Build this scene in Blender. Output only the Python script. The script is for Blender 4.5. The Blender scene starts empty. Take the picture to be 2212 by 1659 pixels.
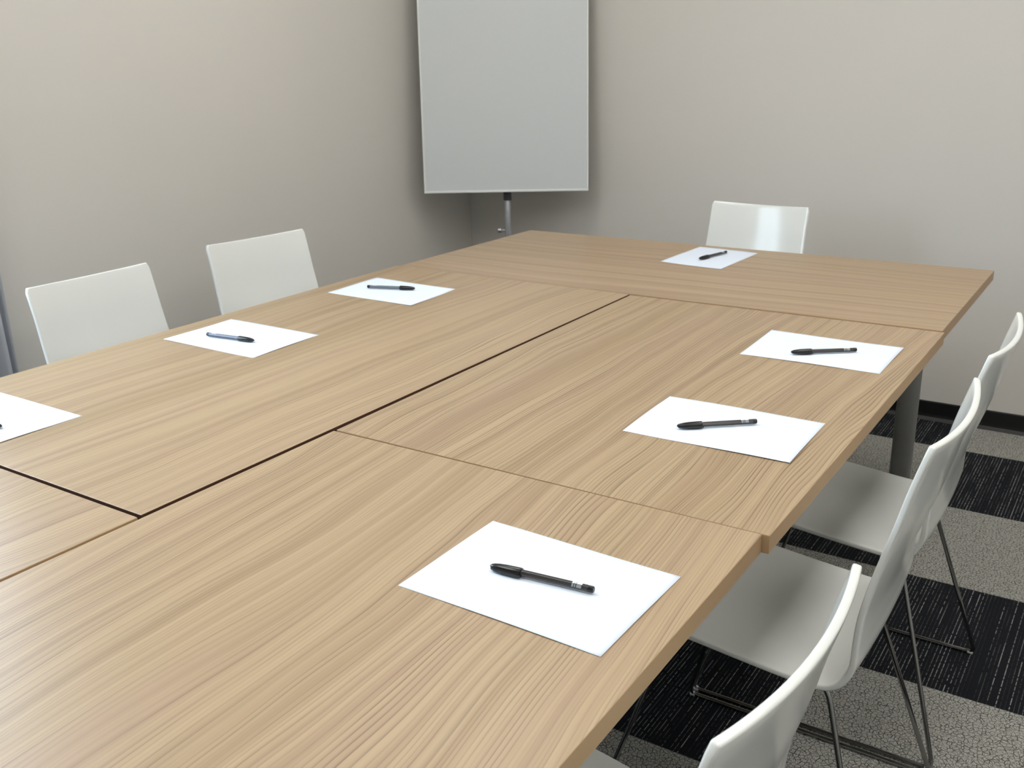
import bpy, bmesh, math, random
from mathutils import Vector, Matrix

C = bpy.context.scene.collection
sc = bpy.context.scene
TH = 0.74            # table top height
random.seed(7)

# ------------------------------------------------------------------ helpers
def link(o, parent=None):
    C.objects.link(o)
    if parent is not None:
        o.parent = parent
    return o

def mesh_obj(name, bm, mats, parent=None, smooth=False, bevel=0.0, segs=2, loc=None):
    bmesh.ops.recalc_face_normals(bm, faces=bm.faces[:])
    me = bpy.data.meshes.new(name)
    bm.to_mesh(me); bm.free()
    if not isinstance(mats, (list, tuple)):
        mats = [mats]
    for m in mats:
        me.materials.append(m)
    o = bpy.data.objects.new(name, me)
    link(o, parent)
    if smooth:
        for p in me.polygons:
            p.use_smooth = True
    if bevel > 0:
        b = o.modifiers.new('bevel', 'BEVEL')
        b.width = bevel; b.segments = segs; b.limit_method = 'ANGLE'; b.angle_limit = math.radians(40)
        b.harden_normals = False
    if loc is not None:
        o.location = loc
    return o

def tag(o, label=None, cat=None, group=None, kind=None):
    if label: o['label'] = label
    if cat: o['category'] = cat
    if group: o['group'] = group
    if kind: o['kind'] = kind
    return o

def thing(name, label, cat, loc=(0, 0, 0), rotz=0.0, group=None):
    o = bpy.data.objects.new(name, None)
    o.empty_display_size = 0.1
    link(o)
    o.location = loc; o.rotation_euler = (0, 0, rotz)
    return tag(o, label, cat, group)

def copy_tree(o, parent=None):
    c = o.copy()
    C.objects.link(c)
    if parent is not None:
        c.parent = parent
        c.matrix_parent_inverse = o.matrix_parent_inverse.copy()
    for ch in list(o.children):
        copy_tree(ch, c)
    return c

def add_box(bm, x0, x1, y0, y1, z0, z1, mi=0):
    vs = [bm.verts.new((x, y, z)) for z in (z0, z1) for (x, y) in ((x0, y0), (x1, y0), (x1, y1), (x0, y1))]
    fs = [(0, 1, 2, 3), (4, 5, 6, 7), (0, 1, 5, 4), (1, 2, 6, 5), (2, 3, 7, 6), (3, 0, 4, 7)]
    out = []
    for f in fs:
        fa = bm.faces.new([vs[i] for i in f]); fa.material_index = mi; out.append(fa)
    return out

def add_tube(bm, pts, r, n=12, closed=False, cap=True):
    pts = [Vector(p) for p in pts]
    m = len(pts)
    tang = []
    for i in range(m):
        a = pts[(i - 1) % m] if (closed or i > 0) else pts[i]
        b = pts[(i + 1) % m] if (closed or i < m - 1) else pts[i]
        tang.append((b - a).normalized())
    up = Vector((0, 0, 1))
    if abs(tang[0].dot(up)) > 0.9:
        up = Vector((1, 0, 0))
    nrm = (up - tang[0] * up.dot(tang[0])).normalized()
    rings = []
    for i in range(m):
        nrm = (nrm - tang[i] * nrm.dot(tang[i])).normalized()
        bi = tang[i].cross(nrm)
        rr = r[i] if isinstance(r, (list, tuple)) else r
        rings.append([bm.verts.new(pts[i] + (nrm * math.cos(2 * math.pi * k / n) + bi * math.sin(2 * math.pi * k / n)) * rr) for k in range(n)])
    for i in range(m - 1 + (1 if closed else 0)):
        A, B = rings[i], rings[(i + 1) % m]
        for k in range(n):
            bm.faces.new((A[k], A[(k + 1) % n], B[(k + 1) % n], B[k]))
    if cap and not closed:
        bm.faces.new(rings[0][::-1]); bm.faces.new(rings[-1])

def rounded_path(pts, rad, seg=6, closed=False):
    """polyline with filleted corners"""
    pts = [Vector(p) for p in pts]
    out = []
    m = len(pts)
    for i in range(m):
        if not closed and (i == 0 or i == m - 1):
            out.append(pts[i]); continue
        p, a, b = pts[i], pts[(i - 1) % m], pts[(i + 1) % m]
        r = rad[i] if isinstance(rad, (list, tuple)) else rad
        da = (a - p); db = (b - p)
        la, lb = da.length, db.length
        t = min(r, la * 0.45, lb * 0.45)
        s = p + da.normalized() * t; e = p + db.normalized() * t
        for k in range(seg + 1):
            u = k / seg
            out.append((1 - u) ** 2 * s + 2 * u * (1 - u) * p + u * u * e)
    return out

def add_lathe(bm, prof, n=32, axis='z', center=(0, 0, 0)):
    """prof: list of (t, r) along axis; caps when r == 0"""
    rings = []
    cx, cy, cz = center
    for (t, r) in prof:
        if r < 1e-7:
            p = (cx, cy, cz + t) if axis == 'z' else (cx + t, cy, cz)
            rings.append([bm.verts.new(p)])
        else:
            ring = []
            for k in range(n):
                a = 2 * math.pi * k / n
                if axis == 'z':
                    ring.append(bm.verts.new((cx + r * math.cos(a), cy + r * math.sin(a), cz + t)))
                else:
                    ring.append(bm.verts.new((cx + t, cy + r * math.cos(a), cz + r * math.sin(a))))
            rings.append(ring)
    for A, B in zip(rings[:-1], rings[1:]):
        if len(A) == 1 and len(B) == 1:
            continue
        for k in range(n):
            k2 = (k + 1) % n
            if len(A) == 1:
                bm.faces.new((A[0], B[k], B[k2]))
            elif len(B) == 1:
                bm.faces.new((A[k], A[k2], B[0]))
            else:
                bm.faces.new((A[k], A[k2], B[k2], B[k]))

# ------------------------------------------------------------------ materials
class NT:
    def __init__(self, name):
        self.m = bpy.data.materials.new(name)
        self.m.use_nodes = True
        self.t = self.m.node_tree
        self.t.nodes.clear()
        self.out = self.t.nodes.new('ShaderNodeOutputMaterial')
        self.b = self.t.nodes.new('ShaderNodeBsdfPrincipled')
        self.t.links.new(self.b.outputs[0], self.out.inputs[0])
    def n(self, typ, **kw):
        nd = self.t.nodes.new(typ)
        for k, v in kw.items():
            setattr(nd, k, v)
        return nd
    def l(self, a, b):
        self.t.links.new(a, b)
    def math(self, op, a, b=None, c=None, clamp=False):
        nd = self.n('ShaderNodeMath', operation=op); nd.use_clamp = clamp
        for i, v in enumerate((a, b, c)):
            if v is None: continue
            if hasattr(v, 'links'): self.l(v, nd.inputs[i])
            else: nd.inputs[i].default_value = v
        return nd.outputs[0]
    def smooth(self, v, a, b, lo=0.0, hi=1.0):
        nd = self.n('ShaderNodeMapRange', interpolation_type='SMOOTHSTEP')
        self.l(v, nd.inputs[0])
        for i, x in enumerate((a, b, lo, hi)):
            nd.inputs[i + 1].default_value = x
        return nd.outputs[0]
    def combine(self, x, y, z=0.0):
        nd = self.n('ShaderNodeCombineXYZ')
        for i, v in enumerate((x, y, z)):
            if hasattr(v, 'links'): self.l(v, nd.inputs[i])
            else: nd.inputs[i].default_value = v
        return nd.outputs[0]
    def noise(self, vec, scale=1.0, detail=2.0, rough=0.5):
        nd = self.n('ShaderNodeTexNoise', noise_dimensions='3D')
        self.l(vec, nd.inputs['Vector'])
        nd.inputs['Scale'].default_value = scale; nd.inputs['Detail'].default_value = detail
        nd.inputs['Roughness'].default_value = rough
        return nd.outputs[0]
    def mix(self, f, a, b):
        nd = self.n('ShaderNodeMix', data_type='RGBA')
        if hasattr(f, 'links'): self.l(f, nd.inputs[0])
        else: nd.inputs[0].default_value = f
        for i, v in ((6, a), (7, b)):
            if hasattr(v, 'links'): self.l(v, nd.inputs[i])
            else: nd.inputs[i].default_value = (*v, 1)
        return nd.outputs[2]
    def bump(self, h, strength=0.2, dist=0.001):
        nd = self.n('ShaderNodeBump')
        nd.inputs['Strength'].default_value = strength; nd.inputs['Distance'].default_value = dist
        self.l(h, nd.inputs['Height']); self.l(nd.outputs[0], self.b.inputs['Normal'])

def lin(r, g, b):
    f = lambda c: (c / 255 / 12.92) if c / 255 <= 0.04045 else ((c / 255 + 0.055) / 1.055) ** 2.4
    return (f(r), f(g), f(b))

def plain(name, col, rough=0.5, metal=0.0, spec=0.5, bump=0.0, bscale=300, vary=0.0, coat=0.0):
    m = NT(name)
    m.b.inputs['Roughness'].default_value = rough
    m.b.inputs['Metallic'].default_value = metal
    m.b.inputs['Specular IOR Level'].default_value = spec
    m.b.inputs['Coat Weight'].default_value = coat
    tc = m.n('ShaderNodeTexCoord').outputs['Object']
    nz = m.noise(tc, 3.0, 3.0)
    c2 = tuple(min(1, c * (1 + vary)) for c in col); c1 = tuple(c * (1 - vary) for c in col)
    m.l(m.mix(nz, c1, c2), m.b.inputs['Base Color'])
    if bump > 0:
        m.bump(m.noise(tc, bscale, 2.0), bump, 0.001)
    return m.m

def wood(name, rot=0.0, off=(0, 0), contrast=1.0):
    m = NT(name)
    tc = m.n('ShaderNodeTexCoord').outputs['Object']
    mp = m.n('ShaderNodeMapping')
    mp.inputs['Rotation'].default_value = (0, 0, rot)
    mp.inputs['Location'].default_value = (off[0], off[1], 0)
    m.l(tc, mp.inputs['Vector'])
    sp = m.n('ShaderNodeSeparateXYZ'); m.l(mp.outputs[0], sp.inputs[0])
    X, Y = sp.outputs[0], sp.outputs[1]
    # growth-ring field: across-grain coordinate, warped slowly along the grain
    w1 = m.noise(m.combine(m.math('MULTIPLY', X, 2.2), m.math('MULTIPLY', Y, 0.75), 1.3), 1.0, 1.0)
    w2 = m.noise(m.combine(m.math('MULTIPLY', X, 8.0), m.math('MULTIPLY', Y, 2.8), 5.1), 1.0, 1.0)
    U = m.math('ADD', X, m.math('MULTIPLY', m.math('SUBTRACT', w1, 0.5), 0.17))
    U = m.math('ADD', U, m.math('MULTIPLY', m.math('SUBTRACT', w2, 0.5), 0.012 + 0.02 * contrast))
    zone = m.noise(m.combine(m.math('MULTIPLY', X, 5.0), m.math('MULTIPLY', Y, 0.5), 9.0), 1.0, 1.0)
    dens = m.noise(m.combine(m.math('MULTIPLY', U, 26.0), 0.0, 3.0), 1.0, 1.0)
    ph = m.math('ADD', m.math('MULTIPLY', U, 138.0), m.math('MULTIPLY', dens, 6.0))
    t = m.math('FRACT', ph)
    ring = m.math('POWER', t, 6.0)
    edge = m.smooth(t, 0.0, 0.07, 1.0, 0.0)          # soft far side of the late-wood line
    line = m.math('MAXIMUM', ring, edge)
    idx = m.math('FLOOR', ph)
    wn = m.n('ShaderNodeTexWhiteNoise', noise_dimensions='1D'); m.l(idx, wn.inputs['W'])
    vary = m.math('MULTIPLY_ADD', wn.outputs[0], 0.8, 0.3)
    brk = m.noise(m.combine(m.math('MULTIPLY', X, 30.0), m.math('MULTIPLY', Y, 3.0), 2.0), 1.0, 2.0)
    amt = m.math('MULTIPLY', m.math('MULTIPLY', line, vary), m.smooth(brk, 0.25, 0.7, 0.35, 1.0))
    amt = m.math('MULTIPLY', amt, m.smooth(zone, 0.3, 0.65, 0.55, 1.0))
    band = m.noise(m.combine(m.math('MULTIPLY', U, 48.0), m.math('MULTIPLY', Y, 0.35), 0.0), 1.0, 2.0)
    fib = m.noise(m.combine(m.math('MULTIPLY', X, 520.0), m.math('MULTIPLY', Y, 14.0), 0.0), 1.0, 2.0)
    tint = m.noise(m.combine(m.math('MULTIPLY', U, 7.0), m.math('MULTIPLY', Y, 0.6), 7.0), 1.0, 1.0)
    base = m.mix(m.smooth(tint, 0.35, 0.65), lin(*WOOD_A), lin(*WOOD_B))
    base = m.mix(m.smooth(band, 0.36, 0.66, 0.0, 0.8), base, lin(*WOOD_L))
    base = m.mix(m.smooth(band, 0.48, 0.25, 0.0, 0.6), base, lin(*WOOD_D))
    base = m.mix(m.smooth(fib, 0.3, 0.8, 0.0, 0.16), base, lin(*WOOD_D))
    col = m.mix(m.math('MULTIPLY', amt, contrast, None, True), base, lin(*WOOD_K))
    m.l(col, m.b.inputs['Base Color'])
    m.b.inputs['Roughness'].default_value = 0.38
    m.b.inputs['Specular IOR Level'].default_value = 0.42
    m.bump(fib, 0.05, 0.0005)
    return m.m

WOOD_A = (158, 136, 107); WOOD_B = (159, 135, 111); WOOD_L = (173, 151, 121); WOOD_D = (143, 120, 92); WOOD_K = (74, 53, 38)

def carpet():
    m = NT('carpet_tiles')
    tc = m.n('ShaderNodeTexCoord').outputs['Object']
    sp = m.n('ShaderNodeSeparateXYZ'); m.l(tc, sp.inputs[0])
    X, Y = sp.outputs[0], sp.outputs[1]
    tx = m.math('MULTIPLY', m.math('ADD', X, 0.488), 2.0)       # 50 cm tiles, seams measured on the floor
    ty = m.math('MULTIPLY', m.math('ADD', Y, -2.08), 2.0)
    par = m.math('MODULO', m.math('ADD', m.math('ADD', m.math('FLOOR', tx), m.math('FLOOR', ty)), 100.0), 2.0)
    dark = m.math('LESS_THAN', par, 0.5)
    # light tile: crackled grey pile
    wv = m.n('ShaderNodeTexNoise'); m.l(tc, wv.inputs['Vector']); wv.inputs['Scale'].default_value = 40.0
    dv = m.n('ShaderNodeVectorMath', operation='MULTIPLY_ADD')
    m.l(wv.outputs['Color'], dv.inputs[0]); dv.inputs[1].default_value = (0.012, 0.012, 0); m.l(tc, dv.inputs[2])
    vo = m.n('ShaderNodeTexVoronoi', feature='DISTANCE_TO_EDGE', voronoi_dimensions='2D')
    m.l(dv.outputs[0], vo.inputs['Vector']); vo.inputs['Scale'].default_value = 105.0
    crack = m.smooth(vo.outputs['Distance'], 0.0, 0.15, 1.0, 0.0)
    cn = m.noise(tc, 60.0, 2.0)
    crack = m.math('MULTIPLY', crack, m.smooth(cn, 0.35, 0.6, 0.45, 1.0))
    pile = m.noise(tc, 420.0, 3.0, 0.6)
    grey = m.mix(m.smooth(pile, 0.3, 0.7), lin(104, 104, 100), lin(202, 201, 194))
    grey = m.mix(m.math('MULTIPLY', crack, 0.95), grey, lin(26, 26, 27))
    # dark tile: near-black with dashed pin lines along Y
    lx = m.math('MULTIPLY', X, 112.0)
    fr = m.math('FRACT', lx); ix = m.math('FLOOR', lx)
    pin = m.math('SUBTRACT', 1.0, m.math('MULTIPLY', m.math('ABSOLUTE', m.math('SUBTRACT', fr, 0.5)), 2.0))
    pin = m.smooth(pin, 0.70, 0.92)
    wn = m.n('ShaderNodeTexWhiteNoise', noise_dimensions='1D'); m.l(ix, wn.inputs['W'])
    dash = m.noise(m.combine(m.math('MULTIPLY', ix, 7.13), m.math('MULTIPLY', Y, 95.0), 0.0), 1.0, 1.0)
    longv = m.noise(m.combine(m.math('MULTIPLY', ix, 3.7), m.math('MULTIPLY', Y, 6.0), 4.0), 1.0, 1.0)
    pin = m.math('MULTIPLY', pin, m.smooth(dash, 0.36, 0.52))
    pin = m.math('MULTIPLY', pin, m.smooth(longv, 0.35, 0.62, 0.1, 1.0))
    pin = m.math('MULTIPLY', pin, m.math('POWER', wn.outputs[0], 0.9))
    nvy = m.mix(m.smooth(pile, 0.3, 0.7), lin(19, 20, 24), lin(33, 35, 40))
    nvy = m.mix(pin, nvy, lin(168, 168, 166))
    col = m.mix(dark, grey, nvy)
    # seams
    sx = m.math('ABSOLUTE', m.math('SUBTRACT', m.math('FRACT', tx), 0.5)); sy = m.math('ABSOLUTE', m.math('SUBTRACT', m.math('FRACT', ty), 0.5))
    seam = m.smooth(m.math('MAXIMUM', sx, sy), 0.4945, 0.499)
    col = m.mix(m.math('MULTIPLY', seam, 0.6), col, lin(22, 22, 24))
    m.l(col, m.b.inputs['Base Color'])
    m.b.inputs['Roughness'].default_value = 0.95
    m.b.inputs['Specular IOR Level'].default_value = 0.1
    h = m.math('SUBTRACT', pile, m.math('MULTIPLY', m.math('MULTIPLY', crack, m.math('SUBTRACT', 1.0, dark)), 0.8))
    m.bump(h, 0.6, 0.003)
    return m.m

def emission(name, col, strength):
    m = NT(name)
    m.b.inputs['Base Color'].default_value = (*col, 1)
    m.b.inputs['Emission Color'].default_value = (*col, 1)
    m.b.inputs['Emission Strength'].default_value = strength
    return m.m

def pane_glass():
    m = NT('window_glass')
    tr = m.n('ShaderNodeBsdfTransparent'); gl = m.n('ShaderNodeBsdfGlossy'); gl.inputs['Roughness'].default_value = 0.02
    mx = m.n('ShaderNodeMixShader')
    mx.inputs[0].default_value = 0.07; m.l(tr.outputs[0], mx.inputs[1]); m.l(gl.outputs[0], mx.inputs[2])
    m.l(mx.outputs[0], m.out.inputs[0])
    return m.m

M_WALL = plain('wall_paint', lin(207, 204, 199), 0.85, spec=0.25, bump=0.06, bscale=220, vary=0.015)
M_CEIL = plain('ceiling_tile_white', lin(225, 224, 218), 0.9, spec=0.2, bump=0.2, bscale=160, vary=0.02)
M_BASE = plain('rubber_baseboard', lin(16, 16, 17), 0.45, spec=0.4)
M_FLOOR = carpet()
M_SHELL = plain('white_moulded_plastic', lin(221, 224, 222), 0.13, spec=0.5, vary=0.01)
M_CHROME = plain('chromed_steel_wire', lin(150, 150, 150), 0.12, metal=1.0)
M_GLIDE = plain('clear_plastic_glide', lin(205, 205, 198), 0.25)
M_LEG = plain('grey_painted_steel', lin(178, 179, 177), 0.42, metal=0.15)
M_FOOT = plain('black_plastic_foot', lin(18, 18, 18), 0.5)
M_EDGE_SHADE = plain('edge_band_gap_shade', lin(74, 50, 38), 0.5, spec=0.3)  # edge band with the shade of the table seams put into its colour
M_EDGE = plain('oak_edge_band', lin(168, 139, 105), 0.45, spec=0.4, vary=0.05)
M_PAPER = plain('white_paper', lin(217, 226, 240), 0.8, spec=0.2, vary=0.005)
M_CAP = plain('black_pen_cap_plastic', lin(11, 11, 13), 0.25, spec=0.5)
M_BARREL = plain('smoky_black_pen_barrel', lin(52, 50, 50), 0.22, spec=0.6)
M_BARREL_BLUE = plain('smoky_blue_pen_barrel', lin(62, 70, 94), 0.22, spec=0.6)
M_BARREL_GREY = plain('smoky_grey_pen_barrel', lin(88, 96, 106), 0.22, spec=0.6)
M_PRINT = plain('white_barrel_print', lin(238, 238, 238), 0.4)
M_PRINTG = plain('grey_barrel_print', lin(132, 140, 145), 0.4)
M_BOARD = plain('whiteboard_enamel', lin(202, 207, 210), 0.3, spec=0.35, vary=0.012)
M_TRIM = plain('pale_aluminium_trim', lin(222, 226, 226), 0.35, spec=0.5)
M_STAND = plain('grey_stand_steel', lin(160, 162, 168), 0.35, metal=0.5)
M_DARK = plain('dark_grey_plastic', lin(60, 60, 68), 0.45)
M_CURT = plain('grey_curtain_cloth', lin(176, 179, 186), 0.9, spec=0.1, bump=0.2, bscale=900, vary=0.03)
M_FRAME = plain('window_frame_white', lin(215, 215, 212), 0.4)
M_GLASS = pane_glass()
M_LAMP = emission('lamp_diffuser', (1.0, 0.97, 0.915), 8.6)

# ------------------------------------------------------------------ the room
XL, XR, YB, YF, ZC = -2.785, 1.9, 3.853, -2.3, 2.72
def setting(name, bm, mat, **kw):
    o = mesh_obj(name, bm, mat, **kw); o['kind'] = 'structure'; return o

bm = bmesh.new(); add_box(bm, XL - .12, XR + .12, YF - .12, YB + .12, -0.05, 0.0); setting('floor', bm, M_FLOOR)
bm = bmesh.new(); add_box(bm, XL - .12, XR + .12, YF - .12, YB + .12, ZC, ZC + .08); setting('ceiling', bm, M_CEIL)
WY0, WY1, WZ0, WZ1 = 0.05, 1.34, 0.85, 2.45
bm = bmesh.new()
add_box(bm, XL - .12, XL, YF - .12, WY0, 0, ZC); add_box(bm, XL - .12, XL, WY1, YB + .12, 0, ZC)
add_box(bm, XL - .12, XL, WY0, WY1, 0, WZ0); add_box(bm, XL - .12, XL, WY0, WY1, WZ1, ZC)
setting('wall_left', bm, M_WALL)
bm = bmesh.new(); add_box(bm, XL, XR, YB, YB + .12, 0, ZC); setting('wall_back', bm, M_WALL)
bm = bmesh.new(); add_box(bm, XR, XR + .12, YF - .12, YB + .12, 0, ZC); setting('wall_right', bm, M_WALL)
bm = bmesh.new(); add_box(bm, XL, XR, YF - .12, YF, 0, ZC); setting('wall_front', bm, M_WALL)

def baseboard(name, x0, x1, y0, y1, nx, ny):
    """cove base: a flat strip with a small toe"""
    bm = bmesh.new()
    prof = [(0, 0), (0.016, 0), (0.012, 0.004), (0.006, 0.012), (0.004, 0.022), (0.004, 0.070), (0.002, 0.074), (0, 0.074)]
    A = [bm.verts.new((x0 + nx * d, y0 + ny * d, z)) for d, z in prof]
    B = [bm.verts.new((x1 + nx * d, y1 + ny * d, z)) for d, z in prof]
    for i in range(len(prof)):
        j = (i + 1) % len(prof); bm.faces.new((A[i], A[j], B[j], B[i]))
    bm.faces.new(A); bm.faces.new(B)
    setting(name, bm, M_BASE)
baseboard('baseboard_back', XL, XR, YB, YB, 0, -1)
baseboard('baseboard_left', XL, XL, YF, YB, 1, 0)
baseboard('baseboard_right', XR, XR, YF, YB, -1, 0)
baseboard('baseboard_front', XL, XR, YF, YF, 0, 1)

# window in the left wall, just outside the photograph
bm = bmesh.new()
fx0, fx1 = XL - .09, XL - .03
for y0, y1, z0, z1 in ((WY0, WY1, WZ0, WZ0 + .05), (WY0, WY1, WZ1 - .05, WZ1), (WY0, WY0 + .05, WZ0, WZ1), (WY1 - .05, WY1, WZ0, WZ1),
                       ((WY0 + WY1) / 2 - .03, (WY0 + WY1) / 2 + .03, WZ0, WZ1)):
    add_box(bm, fx0, fx1, y0, y1, z0, z1)
win = setting('window_1', bm, M_FRAME)
for a, b in ((WY0 + .05, (WY0 + WY1) / 2 - .03), ((WY0 + WY1) / 2 + .03, WY1 - .05)):
    bm = bmesh.new(); add_box(bm, XL - .063, XL - .057, a, b, WZ0 + .05, WZ1 - .05)
    mesh_obj('pane', bm, M_GLASS, win)
bm = bmesh.new(); add_box(bm, XL - .03, XL + .03, WY0 - .03, WY1 + .03, WZ0 - .03, WZ0)
mesh_obj('sill', bm, M_FRAME, win, bevel=.004)

# curtain gathered at the end of the window
bm = bmesh.new()
NP = 48; cy0, cy1 = 1.30, 1.488
rows = [0.02, 0.3, 0.55, 0.8, 1.2, 1.8, 2.4, 2.56]
grid = []
for z in rows:
    row = []
    for i in range(NP + 1):
        u = i / NP
        y = cy0 + (cy1 - cy0) * u
        amp = 0.034 * (1 - 0.25 * z / 2.6)
        x = XL + 0.068 + amp * math.sin(u * 3.0 * 2 * math.pi + 0.25 * math.sin(z * 2.1)) * (1.0 if u < .96 else .55)
        row.append(bm.verts.new((x, y + .006 * math.sin(z * 3 + u * 9), z)))
    grid.append(row)
for r0, r1 in zip(grid[:-1], grid[1:]):
    for i in range(NP):
        bm.faces.new((r0[i], r0[i + 1], r1[i + 1], r1[i]))
cur = thing('curtain', 'grey pleated curtain hanging at the left edge of the room beside the white chair', 'curtain', (0, 0, 0))
fabric = mesh_obj('fabric', bm, M_CURT, cur, smooth=True)
so = fabric.modifiers.new('thick', 'SOLIDIFY'); so.thickness = 0.003
bm = bmesh.new(); add_tube(bm, [(XL + .068, WY0 - .2, 2.58), (XL + .068, 1.54, 2.58)], 0.011, 16); mesh_obj('rail', bm, M_STAND, cur, smooth=True)
for y in (WY0 - .1, 1.515):
    bm = bmesh.new(); add_box(bm, XL, XL + .062, y - .008, y + .008, 2.572, 2.588)
    mesh_obj('bracket', bm, M_STAND, cur)

# ------------------------------------------------------------------ tables
def table(corners, label, grain, rot, off, legs, lift=0.0, contrast=1.0, edge=None):
    cx = sum(c[0] for c in corners) / 4; cy = sum(c[1] for c in corners) / 4
    t = thing('conference_table', label, 'table', (cx, cy, 0), 0, None)
    bm = bmesh.new()
    z1 = TH + lift; z0 = z1 - 0.029
    lo = [bm.verts.new((x - cx, y - cy, z0)) for x, y in corners]
    hi = [bm.verts.new((x - cx, y - cy, z1)) for x, y in corners]
    top = bm.faces.new(hi); bot = bm.faces.new(lo[::-1]); top.material_index = 0; bot.material_index = 1
    for i in range(4):
        f = bm.faces.new((lo[i], lo[(i + 1) % 4], hi[(i + 1) % 4], hi[i])); f.material_index = 1
    wm = wood('oak_laminate', (math.pi / 2 if grain == 'x' else 0) + rot, off, contrast)
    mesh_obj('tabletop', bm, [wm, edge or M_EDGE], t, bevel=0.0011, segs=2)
    for lx, ly in legs:
        bm = bmesh.new()
        add_lathe(bm, [(0.012, 0), (0.012, .0255), (z0 - .004, .0255), (z0 - .004, .05), (z0, .05), (z0, 0)], 32, 'z', (lx - cx, ly - cy, 0))
        lg = mesh_obj('leg', bm, M_LEG, t, smooth=False)
        for p in lg.data.polygons:
            p.use_smooth = len(p.vertices) == 4 and abs(p.normal.z) < .3
        bm = bmesh.new()
        add_lathe(bm, [(0, 0), (0, .022), (.004, .027), (.012, .027), (.014, .024), (.014, 0)], 24, 'z', (lx - cx, ly - cy, 0))
        mesh_obj('foot', bm, M_FOOT, lg)
    return t

def inset(cs, dx, dy):
    (x0, y0), (x1, _), (_, y1), _ = cs[0], cs[1], cs[2], cs[3]
    return [(x0 + dx, y0 + dy), (x1 - dx, y0 + dy), (x1 - dx, y1 - dy), (x0 + dx, y1 - dy)]

c1 = [(-1.1935, -.40), (-.3925, -.40), (-.3942, 1.2052), (-1.1885, 1.2000)]
c2 = [(-1.1875, 1.2055), (-.3838, 1.2066), (-.3822, 2.3908), (-1.1910, 2.3810)]
c3 = [(-2.0362, .7935), (-1.1962, .7945), (-1.1948, 2.3840), (-2.0250, 2.3870)]
c4 = [(-2.0300, -.815), (-1.1978, -.815), (-1.1965, .7890), (-2.0340, .7880)]
c5 = [(-2.0180, 2.3905), (-.3893, 2.4030), (-.3908, 3.1580), (-1.9976, 3.1440)]
table(c1, 'light oak table in the foreground with a sheet and pen near its right edge', 'y', -.10, (0.33, 0.1), inset(c1, .36, .2), contrast=.85)
table(c2, 'light oak table on the right holding two white sheets, between the foreground and far tables', 'y', 0.0, (3.1, 1.7), [(-1.10, 1.40), (-.86, 1.40), (-.86, 2.15), (-1.10, 2.15)], contrast=1.25)
table(c3, 'light oak table on the left side holding two complete white sheets near the left chairs', 'y', .02, (6.4, 4.2), inset(c3, .36, .3), 0.0012, .8, M_EDGE_SHADE)
table(c4, 'light oak table at the lower left edge, only its corner seen', 'y', .02, (9.2, 2.6), inset(c4, .15, .15), contrast=.8)
table(c5, 'light oak table lying crosswise at the far end before the back wall', 'x', -.02, (2.2, 7.5),
      [(-1.95, 2.447), (-.456, 2.447), (-.80, 3.06), (-1.94, 3.05)], contrast=.6)

# ------------------------------------------------------------------ chairs
def catmull(pts, n):
    out = []
    P = [pts[0]] + pts + [pts[-1]]
    for i in range(1, len(P) - 2):
        p0, p1, p2, p3 = P[i - 1], P[i], P[i + 1], P[i + 2]
        for k in range(n):
            t = k / n
            out.append(tuple(0.5 * ((2 * b) + (-a + c) * t + (2 * a - 5 * b + 4 * c - d) * t * t + (-a + 3 * b - 3 * c + d) * t ** 3)
                             for a, b, c, d in zip(p0, p1, p2, p3)))
    out.append(pts[-1])
    return out

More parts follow.
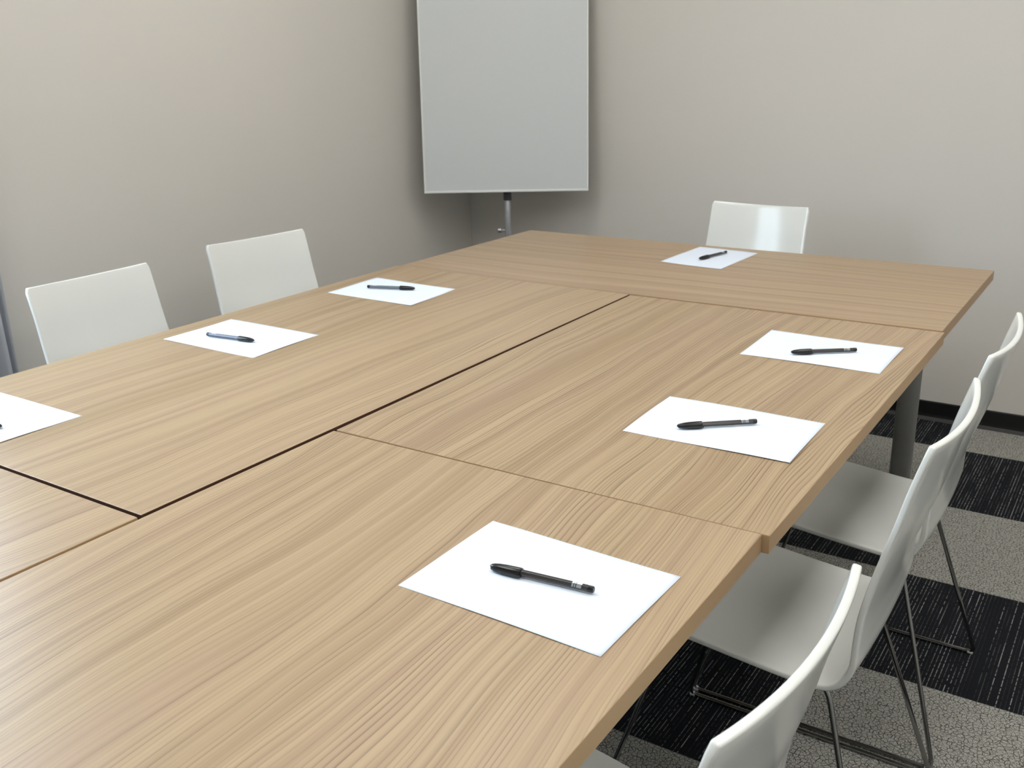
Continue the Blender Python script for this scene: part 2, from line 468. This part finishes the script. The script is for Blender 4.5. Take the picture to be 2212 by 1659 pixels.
def make_chair(label):
    # local frame: the sitter faces -x, origin on the floor under the seat
    t = thing('shell_chair', label, 'chair', (0, 0, 0), 0)
    prof = [(.230, .852), (.211, .783), (.197, .723), (.183, .668), (.170, .612), (.161, .560), (.158, .512), (.157, .480),
            (.150, .456), (.136, .438), (.112, .430), (.060, .432), (-.010, .438), (-.090, .446), (-.170, .452), (-.215, .452), (-.243, .443), (-.256, .428)]
    path = catmull(prof, 4)
    L = [0.0]
    for a, b in zip(path[:-1], path[1:]):
        L.append(L[-1] + math.dist(a, b))
    NU = 28
    bm = bmesh.new()
    rows = []
    rc = 0.005
    for i, (x, z) in enumerate(path):
        s = L[i]
        # width: narrower at the top, wider at the seat; small rounded corners at both ends
        f = min(1.0, max(0.0, (s - .05) / .40))
        w = 0.180 + (0.192 - 0.180) * f * f * (3 - 2 * f)
        for e in (s, L[-1] - s):
            if e < rc:
                w -= rc - math.sqrt(max(0, rc * rc - (rc - e) ** 2))
        # concavity of the back, dying out into the seat
        c = 1.0 - min(1.0, max(0.0, (s - .10) / .30)); c = c * c * (3 - 2 * c)
        sag = 0.021 * c + 0.006 * (1 - c)
        a = path[max(0, i - 1)]; b = path[min(len(path) - 1, i + 1)]
        tx, tz = b[0] - a[0], b[1] - a[1]; ln = math.hypot(tx, tz); tx /= ln; tz /= ln
        nx, nz = -tz, tx              # to the rear / underneath
        row = []
        for k in range(NU + 1):
            u = -1 + 2 * k / NU
            d = sag * (1 - u * u)
            row.append(bm.verts.new((x + nx * d, u * w, z + nz * d)))
        rows.append(row)
    for r0, r1 in zip(rows[:-1], rows[1:]):
        for k in range(NU):
            bm.faces.new((r0[k], r0[k + 1], r1[k + 1], r1[k]))
    sh = mesh_obj('seat_shell', bm, M_SHELL, t, smooth=True)
    # orient: front faces towards the sitter, thickness grows to the rear
    me = sh.data
    f = min(me.polygons, key=lambda p: (p.center - Vector((.19, 0, .70))).length)
    if f.normal.x > 0:
        me.flip_normals()
    so = sh.modifiers.new('thick', 'SOLIDIFY'); so.thickness = 0.0105; so.offset = -1
    be = sh.modifiers.new('soft_rim', 'BEVEL'); be.width = 0.0032; be.segments = 3; be.limit_method = 'ANGLE'; be.angle_limit = math.radians(50)
    # wire sled frame: each side is one bent rod
    zu = 0.404
    R = 0.0048
    for s in (-1, 1):
        pts = [(.118, s * .150, zu + .008), (-.150, s * .150, zu + .022), (-.272, s * .236, R), (.240, s * .236, R)]
        bm = bmesh.new(); add_tube(bm, rounded_path(pts, [.035, .035, .022, .022], 7, True), R, 12, True)
        side = mesh_obj('sled_leg', bm, M_CHROME, t, smooth=True)
        for gx in (-.264, .230):
            bm = bmesh.new()
            add_tube(bm, [(gx - .006, s * .2358, R), (gx - .005, s * .2358, R), (gx + .005, s * .2358, R), (gx + .006, s * .2358, R)], [.0046, .0056, .0056, .0046], 12)
            mesh_obj('glide', bm, M_GLIDE, side, smooth=True)
    for cx, zz in ((.085, zu + .008), (-.130, zu + .0195)):
        bm = bmesh.new(); add_tube(bm, [(cx, -.150, zz), (cx, .150, zz)], R * .9, 10)
        mesh_obj('cross_bar', bm, M_CHROME, t, smooth=True)
    for px_, py_ in ((.06, .10), (.06, -.10), (-.11, .10), (-.11, -.10)):
        bm = bmesh.new()
        zc = 0.414 if px_ > 0 else 0.43
        add_lathe(bm, [(-.012, 0), (-.012, .012), (.004, .016), (.004, 0)], 16, 'z', (px_, py_, zc))
        mesh_obj('mount_pad', bm, M_SHELL, t)
    return t

proto = make_chair('white shell chair nearest the camera, cut off by the bottom edge of the photo')
G = 'white shell chairs around the table'
spots = [  # x, y, rotz, label
    (-.459, .820, math.radians(-3), None),
    (-.451, 1.540, 0, 'white shell chair on the right side, middle of the three in a row'),
    (-.451, 2.032, 0, 'white shell chair on the right side, farthest of the three and nearest the back wall'),
    (-2.095, 1.508, math.pi, 'white shell chair on the left side beside the grey curtain'),
    (-2.128, 2.085, math.pi + math.radians(-8), 'white shell chair on the left side, the one nearer the whiteboard'),
    (-1.215, 3.180, math.pi / 2 + math.radians(-3), 'white shell chair at the far end of the table against the back wall'),
]
for i, (x, y, rz, lab) in enumerate(spots):
    c = proto if i == 0 else copy_tree(proto)
    c.location = (x, y, 0); c.rotation_euler = (0, 0, rz)
    if lab: c['label'] = lab
    c['group'] = G

# ------------------------------------------------------------------ paper
def paper(corners, label, lift=0.0, curl=0.0, seed=0):
    cx = sum(c[0] for c in corners) / 4; cy = sum(c[1] for c in corners) / 4
    rnd = random.Random(seed)
    ph = [rnd.uniform(0, 6.28) for _ in range(4)]
    N = 24
    bm = bmesh.new()
    P = [Vector((x - cx, y - cy)) for x, y in corners]
    g = []
    for j in range(N + 1):
        v = j / N; row = []
        for i in range(N + 1):
            u = i / N
            p = (P[0] * (1 - u) + P[1] * u) * (1 - v) + (P[3] * (1 - u) + P[2] * u) * v
            eu = abs(2 * u - 1); ev = abs(2 * v - 1)
            z = 0.0012 * curl * (max(eu, ev) ** 8) * (0.5 + 0.5 * math.sin(ph[0] + 5 * u + 4 * v))
            row.append(bm.verts.new((p.x, p.y, 0.00045 + z)))
        g.append(row)
    for a, b in zip(g[:-1], g[1:]):
        for i in range(N):
            bm.faces.new((a[i], a[i + 1], b[i + 1], b[i]))
    o = mesh_obj('paper_sheet', bm, M_PAPER, None, smooth=True, loc=(cx, cy, TH + lift))
    if sum(p.normal.z for p in o.data.polygons) < 0:
        o.data.flip_normals()
    s = o.modifiers.new('thick', 'SOLIDIFY'); s.thickness = 0.0003; s.offset = -1
    return tag(o, label, 'paper', 'paper sheets laid at the seats')

SA = [(-.7362, 1.0463), (-.4414, 1.0396), (-.4452, .8317), (-.7385, .8358)]
SB = [(-.7439, 1.6655), (-.4451, 1.6704), (-.4409, 1.4629), (-.7396, 1.4578)]
SC = [(-.7344, 2.2168), (-.4336, 2.2165), (-.4338, 2.0039), (-.7301, 1.9985)]
SD = [(-1.9669, 1.4394), (-1.9701, 1.6543), (-1.6617, 1.6545), (-1.6570, 1.4398)]
SE = [(-1.9582, 1.9990), (-1.9603, 2.2168), (-1.6572, 2.2046), (-1.6465, 1.9896)]
SF = [(-1.2993, 3.1170), (-1.0874, 3.0975), (-1.0996, 2.8067), (-1.3111, 2.8311)]
SG = [(-1.9530, .8010), (-1.9563, 1.0090), (-1.6588, 1.0115), (-1.6640, .8015)]
paper(SA, 'white sheet on the foreground table, largest of the sheets', 0, 1, 1)
paper(SB, 'white sheet beside the middle right-hand chair, nearer of the two on the right table', 0, 1.6, 2)
paper(SC, 'white sheet on the right table next to the far table', 0, 1, 3)
paper(SD, 'white sheet before the left chair that stands beside the curtain', .0012, 1, 4)
paper(SE, 'white sheet on the left table nearest the whiteboard', .0012, 1, 5)
paper(SF, 'white sheet on the far table in front of the end chair', 0, .6, 6)
paper(SG, 'white sheet cut off by the left edge of the photo', .0012, 1, 7)

# ------------------------------------------------------------------ pens
def make_pen(label):
    # along +x: cap tip at 0, butt end at .145; lies on z = 0
    t = thing('ballpoint_pen', label, 'pen', (0, 0, 0), 0)
    rb = 0.0046
    zc = 0.0062
    bm = bmesh.new(); add_lathe(bm, [(.030, 0), (.030, rb), (.138, rb), (.138, 0)], 6, 'x', (0, 0, zc))
    mesh_obj('barrel', bm, M_BARREL, t, bevel=.0005)
    bm = bmesh.new(); add_lathe(bm, [(.1378, 0), (.1378, rb * .98), (.1440, rb * .96), (.1455, rb * .78), (.1455, 0)], 24, 'x', (0, 0, zc))
    mesh_obj('end_plug', bm, M_CAP, t, smooth=False, bevel=.0004)
    # cap: flattened ogive
    bm = bmesh.new()
    pr = [(0, 0), (.0004, .0016), (.0022, .0028), (.006, .0040), (.013, .0051), (.022, .0058), (.034, .0061), (.0440, .0062), (.0452, .0060), (.0452, 0)]
    add_lathe(bm, pr, 28, 'x', (0, 0, 0))
    for v in bm.verts:
        v.co.y *= 1.12; v.co.z = v.co.z * .98 + zc
    cap = mesh_obj('cap', bm, M_CAP, t, smooth=True)
    cap.modifiers.new('split', 'EDGE_SPLIT').split_angle = math.radians(50)
    # clip along the side of the cap
    bm = bmesh.new()
    secs = [(.002, .0012, .0012, .0030), (.008, .0018, .0014, .0052), (.020, .0021, .0015, .0066), (.040, .0021, .0015, .0072), (.0470, .0016, .0012, .0070)]
    rings = []
    for (x, hw, th, yy) in secs:
        rings.append([bm.verts.new((x, -yy - th, zc - .0015 - hw)), bm.verts.new((x, -yy - th, zc - .0015 + hw)), bm.verts.new((x, -yy + th, zc - .0015 + hw)), bm.verts.new((x, -yy + th, zc - .0015 - hw))])
    for A, B in zip(rings[:-1], rings[1:]):
        for k in range(4):
            bm.faces.new((A[k], A[(k + 1) % 4], B[(k + 1) % 4], B[k]))
    bm.faces.new(rings[0]); bm.faces.new(rings[-1])
    mesh_obj('clip', bm, M_CAP, cap, bevel=.0005)
    # worn white print near the butt end, on the two upper facets that face the reader
    bm = bmesh.new()
    def facet(k, x0, x1, v0, v1, mi):
        a0, a1 = 2 * math.pi * k / 6, 2 * math.pi * (k + 1) / 6
        pts = []
        for x, v in ((x0, v0), (x1, v0), (x1, v1), (x0, v1)):
            y = (math.cos(a0) * (1 - v) + math.cos(a1) * v) * rb; z = (math.sin(a0) * (1 - v) + math.sin(a1) * v) * rb
            n = Vector((0, y, z)).normalized() * .00016
            pts.append(bm.verts.new((x, y + n.y, zc + z + n.z)))
        f = bm.faces.new(pts); f.material_index = mi
    for k in (1, 2):
        for x0, x1, v0, v1, mi in ((.1165, .1195, .08, .92, 0), (.1201, .1222, .12, .9, 0), (.1230, .1300, .08, .92, 0)):
            if k == 1: facet(k, x0, x1, v0, v1, mi)
            else: facet(k, x0, x1 - .0004, v0, v1, 1)
    mesh_obj('printed_mark', bm, [M_PRINT, M_PRINTG], t)
    return t

pens = [  # tip, end, label, lift
    ((-.6605, .9292), (-.5156, .9449), 'black capped pen on the largest sheet in the foreground', 0),
    ((-.6599, 1.5126), (-.5490, 1.6033), 'black capped pen on the nearer sheet of the right table', 0),
    ((-.6317, 2.0465), (-.5157, 2.1313), 'black capped pen on the right table sheet next to the far table', 0),
    ((-1.7460, 1.5284), (-1.8952, 1.5102), 'smoky blue-grey pen with dark cap on the sheet by the curtain-side chair', .0012),
    ((-1.7501, 2.1376), (-1.8883, 2.0907), 'dark grey pen on the left table sheet nearest the whiteboard', .0012),
    ((-1.2100, 2.9000), (-1.1750, 3.0400), 'small blurred black pen on the far table sheet', 0),
    ((-1.7260, .8900), (-1.8700, .8850), 'pen on the sheet cut off by the left edge of the photo', .0012),
]
pp = make_pen(pens[0][2])
for i, (a, b, lab, lift) in enumerate(pens):
    p = pp if i == 0 else copy_tree(pp)
    dx, dy = b[0] - a[0], b[1] - a[1]
    L = math.hypot(dx, dy)
    mx, my = (a[0] + b[0]) / 2, (a[1] + b[1]) / 2
    r = math.atan2(dy, dx)
    h = .0725
    p.location = (mx - math.cos(r) * h, my - math.sin(r) * h, TH + lift + .0006)
    p.rotation_euler = (0, 0, r)
    p['label'] = lab; p['group'] = 'capped pens on the paper sheets'
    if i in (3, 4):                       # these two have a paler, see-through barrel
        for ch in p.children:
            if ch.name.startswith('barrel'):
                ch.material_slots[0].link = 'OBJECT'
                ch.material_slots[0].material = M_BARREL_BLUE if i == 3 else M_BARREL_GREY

# ------------------------------------------------------------------ flip-chart whiteboard in the corner
A = Vector((-2.661, 3.347, 0)); B = Vector((-2.061, 3.709, 0))
mid = (A + B) / 2; ch = (B - A); W = ch.length; ang = math.atan2(ch.y, ch.x)
BZ = 0.815
easel = thing('whiteboard_easel', 'tall blank whiteboard on a grey pole stand in the room corner', 'whiteboard', (mid.x, mid.y, 0), ang)
tilt = Matrix.Translation((0, 0, BZ)) @ Matrix.Rotation(math.radians(-4.3), 4, 'X')
H = 1.06
bm = bmesh.new(); add_box(bm, -W / 2 + .004, W / 2 - .004, 0.0, .016, .004, H - .004); bm.transform(tilt)
mesh_obj('board', bm, M_BOARD, easel, bevel=.001)
bm = bmesh.new()
for x0, x1, z0, z1 in ((-W / 2, W / 2, 0, .009), (-W / 2, W / 2, H - .009, H), (-W / 2, -W / 2 + .008, .009, H - .009), (W / 2 - .008, W / 2, .009, H - .009)):
    add_box(bm, x0, x1, -.004, .019, z0, z1)
bm.transform(tilt)
mesh_obj('frame', bm, M_TRIM, easel, bevel=.0015)
bm = bmesh.new(); add_box(bm, -W / 2 + .05, W / 2 - .05, -.008, .026, H, H + .03); bm.transform(tilt)
mesh_obj('paper_clamp', bm, M_STAND, easel, bevel=.004)
bm = bmesh.new(); add_tube(bm, [(0.003, .045, .075), (0.003, .045, 1.15)], .0145, 24); mesh_obj('pole', bm, M_STAND, easel, smooth=True)
bm = bmesh.new(); add_lathe(bm, [(0, 0), (0, .0175), (.05, .0175), (.05, 0)], 24, 'z', (.003, .045, .775)); mesh_obj('collar', bm, M_DARK, easel, smooth=False)
bm = bmesh.new()
add_box(bm, -.04, .046, .028, .10, 1.06, 1.12)
mesh_obj('bracket', bm, M_DARK, easel, bevel=.004)
bm = bmesh.new(); add_tube(bm, [(-.004, .043, .645), (-.026, .041, .645), (-.028, .041, .645), (-.042, .040, .645)], [.004, .004, .010, .009], 16); mesh_obj('knob', bm, M_STAND, easel, smooth=False)
bm = bmesh.new(); add_lathe(bm, [(.03, 0), (.03, .03), (.09, .024), (.09, 0)], 24, 'z', (.003, .045, 0)); hub = mesh_obj('hub', bm, M_DARK, easel)
for k in range(5):
    a = math.radians(-90 + 72 * k)
    d = Vector((math.cos(a), math.sin(a), 0))
    L5 = .24
    p0 = Vector((.003, .045, .065)); p1 = p0 + d * L5 * .6 + Vector((0, 0, -.012)); p2 = p0 + d * L5 + Vector((0, 0, -.045))
    bm = bmesh.new(); add_tube(bm, [p0, p1, p2], [.014, .012, .010], 12); lg = mesh_obj('leg', bm, M_STAND, easel, smooth=True)
    bm = bmesh.new(); add_lathe(bm, [(0, 0), (0, .012), (.013, .014), (.02, .011), (.02, 0)], 16, 'z', (p2.x, p2.y, 0)); mesh_obj('foot', bm, M_FOOT, lg)

# ------------------------------------------------------------------ light fittings
lab = {(-1.75, .3): 'recessed ceiling light over the left half of the foreground tables', (-1.75, 2.3): 'recessed ceiling light before the whiteboard corner',
       (1.25, .3): 'added fill ceiling light behind the chair nearest the camera', (1.25, 2.3): 'added fill ceiling light by the right wall near the back wall',  # right-hand row added to fill the shaded seats and chair backs
       (-.12, .3): 'recessed ceiling light over the chair nearest the camera', (-.12, 2.3): 'recessed ceiling light over the two farther right-hand chairs'}
for (x, y), lb in lab.items():
    t = thing('ceiling_light', lb, 'ceiling light', (x, y, ZC), 0, 'recessed ceiling lights')
    bm = bmesh.new()
    for x0, x1, y0, y1 in ((-.3, .3, -.6, -.575), (-.3, .3, .575, .6), (-.3, -.275, -.575, .575), (.275, .3, -.575, .575)):
        add_box(bm, x0, x1, y0, y1, -.012, 0)
    mesh_obj('frame', bm, M_FRAME, t)
    bm = bmesh.new(); add_box(bm, -.275, .275, -.575, .575, -.006, -.001)
    mesh_obj('diffuser', bm, M_LAMP, t)

# daylight: the sky outside the window
w = bpy.data.worlds.new('daylight'); sc.world = w; w.use_nodes = True
bg = w.node_tree.nodes['Background']
bg.inputs[0].default_value = (0.70, 0.86, 1.0, 1); bg.inputs[1].default_value = 14.0
pl = bpy.data.lights.new('window_portal', 'AREA'); pl.shape = 'RECTANGLE'; pl.size = WZ1 - WZ0; pl.size_y = WY1 - WY0
pl.cycles.is_portal = True
po = bpy.data.objects.new('window_portal', pl); link(po)
po.location = (XL - .1, (WY0 + WY1) / 2, (WZ0 + WZ1) / 2); po.rotation_euler = (0, -math.pi / 2, 0)

# ------------------------------------------------------------------ camera (solved from the table edges and A4 sheets)
f_px, yaw, pitch, roll, hc = 2127.146, -0.58830912, 0.32445885, -0.02292143, 0.63836069
cyw, syw, cp, sp_ = math.cos(yaw), math.sin(yaw), math.cos(pitch), math.sin(pitch)
F = Vector((syw * cp, cyw * cp, -sp_)); Rr = Vector((cyw, -syw, 0)); Uu = Rr.cross(F)
X = Rr * math.cos(roll) + Uu * math.sin(roll); Yv = -Rr * math.sin(roll) + Uu * math.cos(roll)
cam = bpy.data.cameras.new('camera'); cam.sensor_width = 36; cam.lens = f_px * 36 / 2212; cam.clip_start = .05
co = bpy.data.objects.new('camera', cam); link(co)
m4 = Matrix((X, Yv, -F)).transposed().to_4x4(); m4.translation = Vector((0, 0, TH + hc))
co.matrix_world = m4
cam.dof.use_dof = True; cam.dof.focus_distance = 1.45; cam.dof.aperture_fstop = 13.0
sc.camera = co

vs = sc.view_settings
vs.view_transform = 'Standard'; vs.look = 'None'; vs.gamma = 1.0; vs.exposure = -0.16
vs.use_curve_mapping = False
sc.cycles.max_bounces = 10; sc.cycles.diffuse_bounces = 6
sc.cycles.use_denoising = True
sc.cycles.sample_clamp_indirect = 8.0
